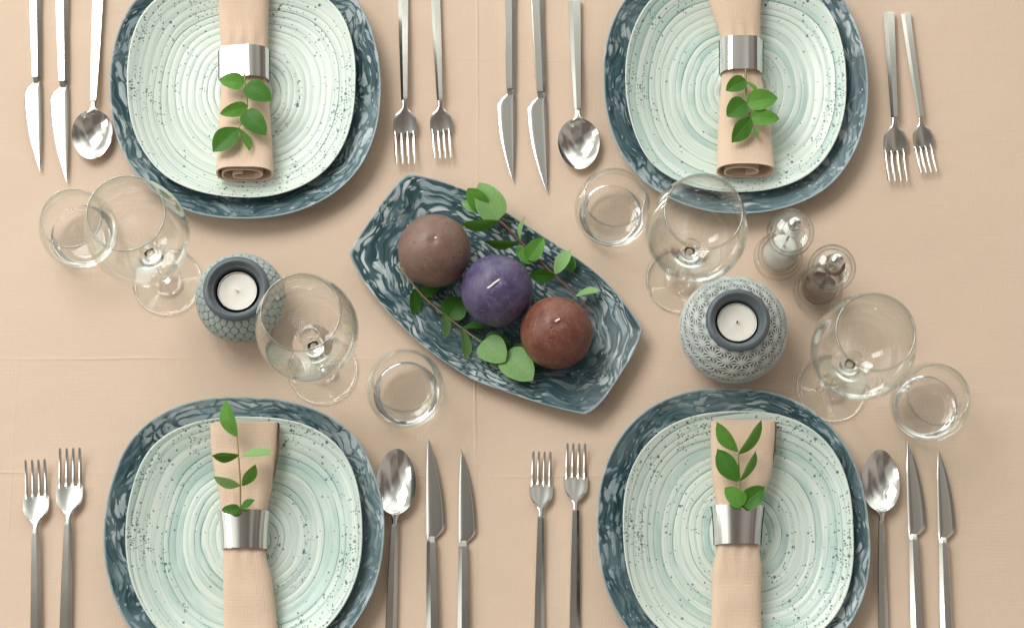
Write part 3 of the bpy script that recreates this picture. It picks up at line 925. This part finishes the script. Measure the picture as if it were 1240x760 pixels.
CG = {'knife': 'steel knives', 'fork': 'steel forks', 'spoon': 'steel spoons'}
def proto_knife():
    r = thing('table_knife', (0, 0, 0), '', 'knife', CG['knife'])
    blade = []
    n = 26; L = 112.0
    for i in range(n + 1):
        t = i / n; y = t * L
        xs = 6.0 - .6 * t - 2.2 * t ** 4                      # spine side
        if t < .13: e = -3.2 - 11.6 * math.sin(t / .13 * PI / 2) ** 1.0
        else:
            q = (t - .13) / .87
            e = -14.8 + 17.0 * q ** 2.0
        if t > .985: e = xs - .8
        blade.append((y, min(e, xs - .6), xs, 3.2, 2.0 * (1 - .5 * t), 0))
    mesh('blade', strip(blade, 14, 6), M_STEEL, r, sharp=50)
    hd = [(-126, .2, 14.0, .4, 7.0), (-125, .2, 14.6, .2, 7.4), (-60, .4, 12.8, .4, 7.0), (-8, .6, 10.6, 1.0, 6.2), (-4, .6, 10.4, 1.0, 6.0)]
    mesh('handle', bar(hd), M_HANDLE, r, sharp=25)
    mesh('bolster', bar([(-4.2, .6, 9.0, 1.4, 4.6), (0, .7, 8.4, 1.6, 3.6), (2.6, .8, 8.2, 2.2, 2.2)], .9), M_STEEL, r, sharp=25)
    return r
def proto_fork():
    r = thing('table_fork', (0, 0, 0), '', 'fork', CG['fork'])
    # y=0 at the neck, tips at +y (78)
    def zc(y): return 7.0 - 4.6 * math.sin(min(1, max(0, y) / 48) * PI / 2) + (max(0, y - 40) / 38) ** 2 * 7
    rows = []
    for y, w in ((-3, 6.4), (2, 6.2), (6, 7.2), (10, 12.5), (14, 20), (18, 25.5), (22, 27.8), (26, 28.7), (30, 29.0), (35, 29.2), (37, 29.2)):
        rows.append((y, -w / 2, w / 2, zc(y), 2.4, .0 if w < 8 else w * .07))
    parts = [strip(rows, 12, 4)]
    for k in range(4):
        c0 = (-10.9 + 7.27 * k); w0 = 7.0 if True else 0
        tr = []
        m_ = 14
        for i in range(m_ + 1):
            t = i / m_; y = 34.5 + 43 * t
            w = 4.6 - 1.5 * t + 2.6 * max(0, 1 - t / .10)
            if t > .93: w *= .75
            cx = c0 * (1 - .03 * t)
            tr.append((y, cx - w / 2, cx + w / 2, zc(y) + (c0 / 14.6) ** 2 * 2.0, 2.5 - .7 * t, 0))
        parts.append(strip(tr, 6, 2.5))
    mesh('head', merge(*parts), M_STEEL, r, sharp=60)
    mesh('handle', bar([(-128, 0, 12.6, .3, 5.4), (-127, 0, 13.2, .2, 5.8), (-60, 0, 11.0, 1.8, 6.0), (-6, 0, 8.2, 4.0, 5.8), (-3, 0, 7.6, 4.4, 5.2)]), M_HANDLE, r, sharp=25)
    return r
def proto_spoon(hw, ln):
    r = thing('table_spoon', (0, 0, 0), '', 'spoon', CG['spoon'])
    # neck y=0, bowl from y=8 to 8+ln
    V, Fc = [], []
    nr, na = 14, 64
    def pt(rho, a, off):
        c, s = math.cos(a), math.sin(a)
        w = hw * (1 - .10 * s * 1.0)
        x = w * c * rho; y = 8 + ln / 2 + (ln / 2) * s * rho
        t = (y - 8) / ln
        rimz = 8.5 + 2.5 * (1 - t) ** 3 + 1.0 * t * t
        depth = 8.2
        z = rimz - depth * (1 - rho ** 2.3)
        return (x, y, z - off)
    for side, off in ((0, 0.0), (1, 1.7)):
        rows = []
        for k in range(nr + 1):
            rho = k / nr
            if side: rho *= 1.0
            if k == 0: rows.append([len(V)]); V.append(pt(0, 0, off)); continue
            rows.append([])
            for i in range(na):
                rows[-1].append(len(V)); V.append(pt(rho * (.985 if side and k == nr else 1), 2 * PI * i / na, off if k < nr else off * .8))
        for A, B in zip(rows, rows[1:]):
            for i in range(na):
                j = (i + 1) % na
                f = (A[0], B[i], B[j]) if len(A) == 1 else (A[i], B[i], B[j], A[j])
                Fc.append(tuple(reversed(f)) if side else f)
        if side == 0: top = rows[-1]
        else: bt = rows[-1]
    for i in range(na):
        j = (i + 1) % na
        Fc.append((top[i], bt[i], bt[j], top[j]))
    mesh('bowl', merge((V, Fc), strip([(-4, -3.2, 3.2, 7.2, 3.4, 0), (2, -3.1, 3.1, 8.4, 3.2, 0), (6, -4.0, 4.0, 9.6, 2.6, 0), (10, -6.5, 6.5, 10.0, 1.5, .2), (13, -8.5, 8.5, 8.6, .6, .9)], 8, 3)), M_STEEL, r, sharp=60)
    mesh('handle', bar([(-132, 0, 13.0, .3, 5.4), (-131, 0, 13.6, .2, 5.8), (-60, 0, 11.0, 1.8, 6.0), (-6, 0, 7.8, 4.6, 5.6), (-3, 0, 7.2, 5.0, 5.0)]), M_HANDLE, r, sharp=25)
    return r

_first = {}
def put(kind, neck, end, length, label, mirror=False, z=0.5, he=None):
    """neck pixel and far pixel (tip, or handle end given as negative length)"""
    a = px(*neck, 4); b = px(*end, 4)
    d = (b - a) if length > 0 else (a - b)
    sc = d.length / abs(length)
    if kind not in _first:
        o = {'knife': proto_knife, 'fork': proto_fork, 'spoon': lambda: proto_spoon(22.8, 58), 'oval': lambda: proto_spoon(22.8, 76)}[kind]()
        _first[kind] = o
    else:
        o = copy_tree(_first[kind])
    o.location = Vector((a.x, a.y, z)) * U
    o.rotation_euler = (0, 0, math.atan2(d.y, d.x) - PI / 2)
    o.scale = (sc * (-1 if mirror else 1), sc, sc) if mirror else (sc, sc, sc)
    o['label'] = label
    if he:
        h = px(*he, 4); k = (h - a).length / sc / {'knife': 126, 'fork': 128}.get(kind, 132)
        for ch in o.children:
            if ch.name.startswith('handle'): ch.scale = (1, k, 1)
    return o

# knives: origin at blade heel, blade 112 long towards the tip. Unmirrored: spine on local +x.
A1, A2, A3, A4 = 'the white-shining napkin ring', 'the loose open-ended napkin', 'the tall upright sprig', 'the V-shaped sprig'
put('knife', (44.0, 99), (45.5, 207), 112, 'knife farthest from the plate with the white-shining napkin ring', True, he=(43, -45))
put('knife', (76.5, 104), (78.0, 221), 112, 'knife between its twin and the spoon, above the tumbler touching a wine glass', True, he=(79.5, -40))
put('knife', (618.0, 113), (618.5, 220), 112, 'knife next to the vertical cloth crease, pointing at the platter', True, he=(622.5, -30))
put('knife', (655.0, 117), (659.5, 233), 112, 'knife beside the spoon whose bowl nearly touches a tumbler, aimed at the platter', True, he=(657, -26))
put('knife', (523, 652), (521.5, 531), 112, 'longer knife beside the oval spoon, below the round tumbler near the platter', True, he=(519, 795))
put('knife', (561.5, 657), (561.5, 544), 112, 'shorter knife by the vertical cloth crease, tip pointing away from the viewer', True, he=(556.5, 792))
put('knife', (1106.5, 649), (1102, 533), 112, 'longer knife whose tip is just under the corner tumbler', True, he=(1105.5, 792))
put('knife', (1142.5, 653), (1139, 543.7), 112, 'outermost knife below the corner tumbler, with a dark glint along its tip', True, he=(1144, 790))
put('fork', (490, 126), (491, 201), 78, 'fork closest to the plate with the white-shining ring, tines toward the platter', he=(493, -22))
put('fork', (533, 126), (536, 194), 78, 'smaller fork directly above the platter, beside the vertical crease', he=(537.5, -12))
put('fork', (1082.5, 147), (1086, 222), 78, 'tilted fork nearest the plate beside the mills', he=(1069.5, 16))
put('fork', (1114.5, 146), (1123.5, 211), 78, 'tilted outermost fork with empty cloth beyond it, above the mills', he=(1104.5, 16))
put('fork', (44, 641), (44, 557), 78, 'outermost fork with upright tines, a bright patch under its tines, shorter of the pair', he=(46.5, 785))
put('fork', (83.5, 630), (86, 543), 78, 'fork with upright tines next to the plate with the tall sprig', he=(83.5, 785))
put('fork', (655, 622), (656, 547), 78, 'fork below the platter tip, farther from the plate with the V-shaped sprig', he=(651.5, 778))
put('fork', (697, 614), (697.5, 537), 78, 'fork next to the plate with the V-shaped sprig', he=(696, 776))
put('spoon', (114, 128), (111.5, 195), 66, 'round-bowled spoon touching the blue plate, beside the two white-shining knives', he=(118.5, -20))
put('spoon', (699.5, 138), (701.5, 207), 66, 'round-bowled spoon above a tumbler, pointing at the platter', he=(700, 1))
put('oval', (478, 632), (481, 544), 84, 'long oval spoon beside the plate with the tall sprig', he=(474, 790))
put('oval', (1066.5, 628), (1064.5, 545), 84, 'long oval spoon with a faint purple reflection, beside the plate with the V-shaped sprig', he=(1069.5, 790))

# ------------------------------------------------------------------ glasses
def two_glass(o, test, zrim=1e9):
    """thin walls get the thin-wall glass, thick parts stay solid refracting glass"""
    o.data.materials.append(M_THIN); o.data.materials.append(M_RIM)
    for p in o.data.polygons:
        c = p.center / U
        if test(math.hypot(c.x, c.y), c.z): p.material_index = 1
        if c.z > zrim: p.material_index = 2
    return o
def make_wineglass(u, v, label):
    c = px(u, v, 0)
    if 'wine' not in _first:
        root = thing('wine_glass', c, label, 'wine glass', 'stemmed balloon wine glasses')
        # foot: closed below, open on top of the cone where the stem starts
        foot = [(0, .3), (20, .5), (38, .4), (41, .7), (41.8, 1.5), (41.2, 2.4)] + smoothpts([(39, 2.8), (28, 3.8), (16, 5.8), (8, 9.5), (4.6, 16)], 4)
        stem = smoothpts([(4.6, 16), (3.9, 30), (3.6, 60), (3.7, 95), (4.6, 115), (6.5, 125)], 4)
        bo = smoothpts([(6.5, 125), (13, 130), (28, 139), (43, 155), (53, 177), (56.8, 203), (54.5, 232), (49, 258), (43.2, 279.5)], 6)
        rim = [(43.3, 280.6), (42.9, 281.9), (42.0, 282.4), (41.1, 281.9), (40.8, 280.6)]
        bi = smoothpts([(41.3, 279.5), (47.6, 258), (53.1, 232), (55.3, 203), (51.4, 178), (41.3, 157), (26, 142.5), (12, 135.5), (4, 133.8)], 6) + [(0, 133.6)]
        two_glass(mesh('foot', lathe(foot, 96), M_GLASS, root), lambda r, z: r > 17 and r < 39)
        mesh('stem', lathe(stem, 48), M_GLASS, root)
        two_glass(mesh('bowl', lathe(bo + rim + bi, 128), M_GLASS, root), lambda r, z: z > 135.5, 279.3)
        _first['wine'] = root
    else:
        root = copy_tree(_first['wine']); root['label'] = label
        root.location = c * U
    root.location.z = .9 * U
    return root
make_wineglass(202.5, 341, 'wine glass overlapping a tumbler, beside the scale-patterned candle holder')
make_wineglass(390.5, 448, 'wine glass leaning over the edge of the scale-patterned candle holder')
make_wineglass(823, 339, 'wine glass between a tumbler and the star-patterned candle holder')
make_wineglass(1007, 469, 'wine glass beside the star-patterned holder, overlapping the corner tumbler')

def make_tumbler(u, v, label):
    c = px(u, v, 38)
    if 'tum' not in _first:
        pr = [(0, .4), (22, .4), (28, .8)] + smoothpts([(31, 2.5), (38, 11), (44, 24), (46.3, 40), (44.5, 58), (40, 76), (36.6, 88)], 6) + [(36.2, 89), (35.5, 89.2), (34.9, 88.6)] + \
             smoothpts([(34.8, 88), (38.2, 76), (42.7, 58), (44.4, 40), (41.8, 26), (35.5, 15.5), (26, 11), (14, 9.6)], 6) + [(0, 9.2)]
        o = mesh('tumbler', lathe(pr, 112), M_GLASS)
        two_glass(o, lambda r, z: z > 12.5, 87.2)
        tag(o, label, 'tumbler', 'clear barrel-shaped tumblers'); _first['tum'] = o
    else:
        o = _first['tum'].copy(); COL.objects.link(o); o['label'] = label
    o.location = Vector((c.x, c.y, .9)) * U
    return o
make_tumbler(96, 279, 'empty tumbler below the two white-shining knives, partly behind a wine glass')
make_tumbler(741.5, 254, 'empty tumbler below a round spoon, between the platter and a wine glass')
make_tumbler(491, 471.5, 'empty tumbler between the platter and the oval spoon')
make_tumbler(1125, 488, 'empty tumbler at the tips of the two outermost knives')

# ------------------------------------------------------------------ candle holders
def relief_mat(name, low, high, tint):
    m = NT(name)
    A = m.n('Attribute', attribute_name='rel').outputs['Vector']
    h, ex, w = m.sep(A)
    o = m.obj()
    n1 = m.noise(o, 45, 4, .6)
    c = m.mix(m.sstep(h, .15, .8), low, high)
    c = m.mix(m.math('MULTIPLY', m.sstep(n1, .45, .7), .55), c, tint)
    m.principled(Base_Color=c, Roughness=.5, Specular_IOR_Level=.4, Normal=m.bump(m.noise(o, 500, 3), .15, .0004))
    return m.m
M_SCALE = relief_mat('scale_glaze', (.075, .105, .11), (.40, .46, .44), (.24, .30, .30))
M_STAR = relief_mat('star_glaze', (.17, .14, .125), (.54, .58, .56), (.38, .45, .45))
M_COLLAR = plain('blue_grey_glaze', (.098, .118, .135), .42, var=.25, scale=70, bump=.15)
M_ALU = metal('aluminium_cup', (.75, .74, .72), .3)
M_WAX = plain('white_wax', (.84, .80, .73), .5, sss=.15, var=.04, scale=50, bump=.1)
M_CHAR = plain('charred_wick', (.10, .08, .07), .9)

def seg_d(p, a, b):
    ax, ay = b[0] - a[0], b[1] - a[1]; t = ((p[0] - a[0]) * ax + (p[1] - a[1]) * ay) / (ax * ax + ay * ay)
    t = max(0, min(1, t)); return math.hypot(p[0] - a[0] - ax * t, p[1] - a[1] - ay * t)

def asanoha(u, v):
    """u,v in units of the star spacing -> 0 in carved wedges, 1 on raised lines"""
    h = math.sqrt(3) / 2
    r = math.floor(v / h); fy = v - r * h
    uu = u - .5 * (r % 2)
    i = math.floor(uu)
    fx = uu - i
    best = 9
    # triangles in this row: up (0,0),(1,0),(.5,h); down ones beside
    tris = [((0, 0), (1, 0), (.5, h)), ((.5, h), (1.5, h), (1, 0)), ((-.5, h), (.5, h), (0, 0))]
    for T in tris:
        cx = sum(p[0] for p in T) / 3; cy = sum(p[1] for p in T) / 3
        for k in range(3):
            best = min(best, seg_d((fx, fy), T[k], T[(k + 1) % 3]), seg_d((fx, fy), T[k], (cx, cy)))
    return 1 - min(1, max(0, (best - .028) / .05))

def scales(u, v):
    """overlapping scales, tips hanging down; returns 0 in the outline groove, up to 1"""
    r0 = math.floor(v)
    for k in (1, 0):      # the row above hangs over this one
        r = r0 + k
        cu = u + .5 * (r % 2)
        fx = (cu - math.floor(cu)) - .5
        fy = k + 1 - (v - r0)
        d = math.hypot(fx / .5, max(0, fy - .95) / .85)
        if d <= 1: return min(1, (1 - d) / .20) * (.62 + .38 * min(1, fy / 1.6))
    return 0

def make_holder(u, v, R, Hh, zmid, name_label, mat, pattern, N, rows, collarR, top_r):
    c = px(u, v, zmid)
    root = thing('candle_holder', (c.x, c.y, 0), name_label, 'candle holder', 'round ceramic tealight holders')
    nu, nv = 384, 150
    V, Fc, at = [], [], []
    t0, t1 = -1.02, 1.0    # body latitude range (angle-like)
    # body profile: superellipse in z
    prof = []
    lat0, lat1 = math.radians(-66), math.radians(62)
    for j in range(nv + 1):
        la = lat0 + (lat1 - lat0) * j / nv
        prof.append((R * math.cos(la) ** .86, zmid + (zmid / math.sin(math.radians(66))) * math.sin(la) if la < 0 else zmid + (Hh - zmid) / math.sin(math.radians(62)) * math.sin(la)))
    s = 0; arc = [0]
    for a, b in zip(prof, prof[1:]): s += math.hypot(a[0] - b[0], a[1] - b[1]); arc.append(s)
    for j, (r, z) in enumerate(prof):
        a_, b_ = prof[max(0, j - 1)], prof[min(nv, j + 1)]
        tx, tz = b_[0] - a_[0], b_[1] - a_[1]; l = math.hypot(tx, tz) or 1
        nx_, nz_ = tz / l, -tx / l
        w = min(1, j / 6, (nv - j) / 5)
        for i in range(nu):
            a = 2 * PI * i / nu
            h = pattern(a / (2 * PI) * N, arc[j] / arc[-1] * rows)
            d = (h - 1) * 1.5 * w
            V.append(((r + nx_ * d) * math.cos(a), (r + nx_ * d) * math.sin(a), z + nz_ * d)); at.append((h, 0, 0))
    for j in range(nv):
        for i in range(nu):
            k = (i + 1) % nu
            Fc.append((j * nu + i, j * nu + k, (j + 1) * nu + k, (j + 1) * nu + i))
    Fc.append(tuple(range(nu - 1, -1, -1)))
    mesh('body', (V, Fc), mat, root, attrs={'rel': at})
    rt, zt = prof[-1]
    ro, ri = collarR, top_r
    rim = smoothpts([(rt + 1.0, zt - 3), (ro, zt + 1.0), (ro - 1, zt + 4.5), (ro - 4, zt + 6.2), ((ro + ri) / 2 - 1, zt + 6.0), (ri + 3.0, zt + 4.0), (ri, zt - 1), (ri - 2, zt - 9)], 5) + [(ri - 3, zt - 16), (ri - 3.5, zt - 34), (0, zt - 34)]
    mesh('collar', lathe(rim, 96), M_COLLAR, root)
    zt_floor = zt - 34
    # tealight
    tl = thing('tealight', (c.x, c.y, zt_floor + 6), '', 'tealight', 'white tealights in the round holders')
    cup = [(0, 0), (22.0, 0), (22.6, .8), (22.8, 20), (23.3, 20.6), (22.6, 21), (22.2, 20), (22.1, 15), (0, 15)]
    mesh('cup', lathe(cup, 72), M_ALU, tl)
    wx = [(22.0, 15.2), (22.0, 18.6), (21.0, 19.0), (17, 18.2), (6, 17.8), (1.5, 18.4), (0, 18.8)]
    mesh('wax', lathe(wx, 72), M_WAX, tl)
    return root, tl
_, t1 = make_holder(291.5, 361, 54.0, 78, 37, 'grey-green round candle holder covered in fish-scale relief', M_SCALE, scales, 29, 10.5, 38.5, 28)
_, t2 = make_holder(888, 399, 64.5, 88, 44, 'larger pale round candle holder covered in carved star relief', M_STAR, asanoha, 17, 8.2, 37.5, 27)
t1['label'] = 'white tealight with a bent pale wick, inside the fish-scale holder'
t2['label'] = 'white tealight with a short dark wick, inside the star-patterned holder'
mesh('wick', tube(smoothpts([(1.0, 0, 18), (.6, .3, 20.5), (-1.5, 1.4, 21.6), (-4.2, 3.2, 21.4)], 4), .8, 8), M_WICK, t1)
mesh('wick', tube([(0, 0, 18), (.2, .2, 20), (.5, 1.0, 22.5)], .9, 8), M_CHAR, t2)

# ------------------------------------------------------------------ mills
M_SALT = plain('coarse_salt', (.86, .85, .83), .6, var=.08, scale=260, bump=.5)
M_PEPPER = plain('peppercorns', (.13, .075, .05), .6, var=.6, scale=300, bump=.6)
def make_mill(u, v, fill, label, content_h, capcol, ringcap=False):
    c = px(u, v, 6)
    root = thing('spice_mill', (c.x, c.y, .9), label, 'mill', 'clear salt and pepper mills')
    body = [(0, 0.2), (24, 0.2), (28.5, .8), (29.6, 3), (29.6, 8), (28.2, 11), (25.6, 13), (25.2, 15), (26.6, 17.5), (27, 22), (25.8, 26), (23.4, 28), (23.0, 30), (24.2, 33), (24.2, 37), (22.6, 40), (20.4, 43), (19.2, 52), (18.6, 64), (19.0, 72), (21.0, 77), (20.5, 79)]
    body = [body[0], body[1]] + smoothpts(body[2:], 3) + [(17, 79), (16.6, 78)]
    body += [(r_, z_) for r_, z_ in [(16.2, 62), (16.8, 50), (19, 42), (20.5, 32), (22, 20), (22, 12), (18, 10), (0, 10)]]
    mesh('body', lathe(body, 80), M_BODYGLASS, root)
    inner = [(0, 12), (14, 12), (19.8, 14), (19.6, 22), (17.5, min(34, content_h)), (15.0, content_h), (11, content_h + 1.2), (0, content_h + 1.5)]
    V, Fc = lathe(inner, 40)
    V = [(x * (1 + .05 * mnoise.noise(Vector((x, y, z)) * .5)), y * (1 + .05 * mnoise.noise(Vector((y, x, z)) * .5)), z) for x, y, z in V]
    mesh('filling', (V, Fc), fill, root)
    head = [(0, 81)] + smoothpts([(18, 81), (24, 83.5), (27.2, 90), (27.6, 98), (25.6, 107), (20.5, 113), (13, 116.2), (7, 117)], 4)
    head += [(7, 114)] + smoothpts([(11, 113), (18, 109.5), (22, 104), (23.5, 97), (22.8, 91), (19, 87), (10, 85)], 4) + [(0, 85)]
    mesh('head', lathe(head, 80), M_BODYGLASS, root)
    mesh('shaft', lathe([(0, 12.5), (1.5, 12.5), (1.5, 117.2), (0, 117.2)], 16), M_STEEL, root)
    cap = [(0, 109), (9.5, 109), (10.0, 109.6), (9.5, 110.2), (0, 110.2)]
    if ringcap: cap = [(9, 108), (12.6, 108), (13.0, 109), (12.6, 110), (9, 110), (8.6, 109), (9, 108)]
    mesh('cap_disc', lathe(cap, 48), capcol, root)
    root.scale = (1, 1, 1.14)
    knob = smoothpts([(6.0, 117.3), (5.6, 118.6), (3.8, 119.4), (3.2, 120.4), (3.4, 121.8), (7.0, 123.6), (8.6, 127.2), (7.6, 131.2), (4.3, 133.8), (.2, 134.5)], 4)
    mesh('knob', lathe([(0, 117.3)] + knob + [(0, 134.5)], 40), M_RING, root)
    return root
make_mill(942, 311.5, M_SALT, 'clear mill filled with white salt, beside the pale green plate', 46, M_SALT)
make_mill(990, 353, M_PEPPER, 'clear mill with a dark brown ring under its steel knob, nearer the star-patterned holder', 20, plain('brown_disc', (.14, .07, .04), .4), True)

# ------------------------------------------------------------------ render settings
scene.view_settings.view_transform = 'Standard'
try: scene.view_settings.look = 'None'
except Exception: pass
scene.view_settings.exposure = 0.0; scene.view_settings.gamma = 1.0
c = scene.cycles
c.use_denoising = True
c.max_bounces = 14; c.transmission_bounces = 14; c.glossy_bounces = 6; c.diffuse_bounces = 4; c.transparent_max_bounces = 16
c.caustics_refractive = True; c.caustics_reflective = True; c.blur_glossy = .6
c.sample_clamp_indirect = 0.0
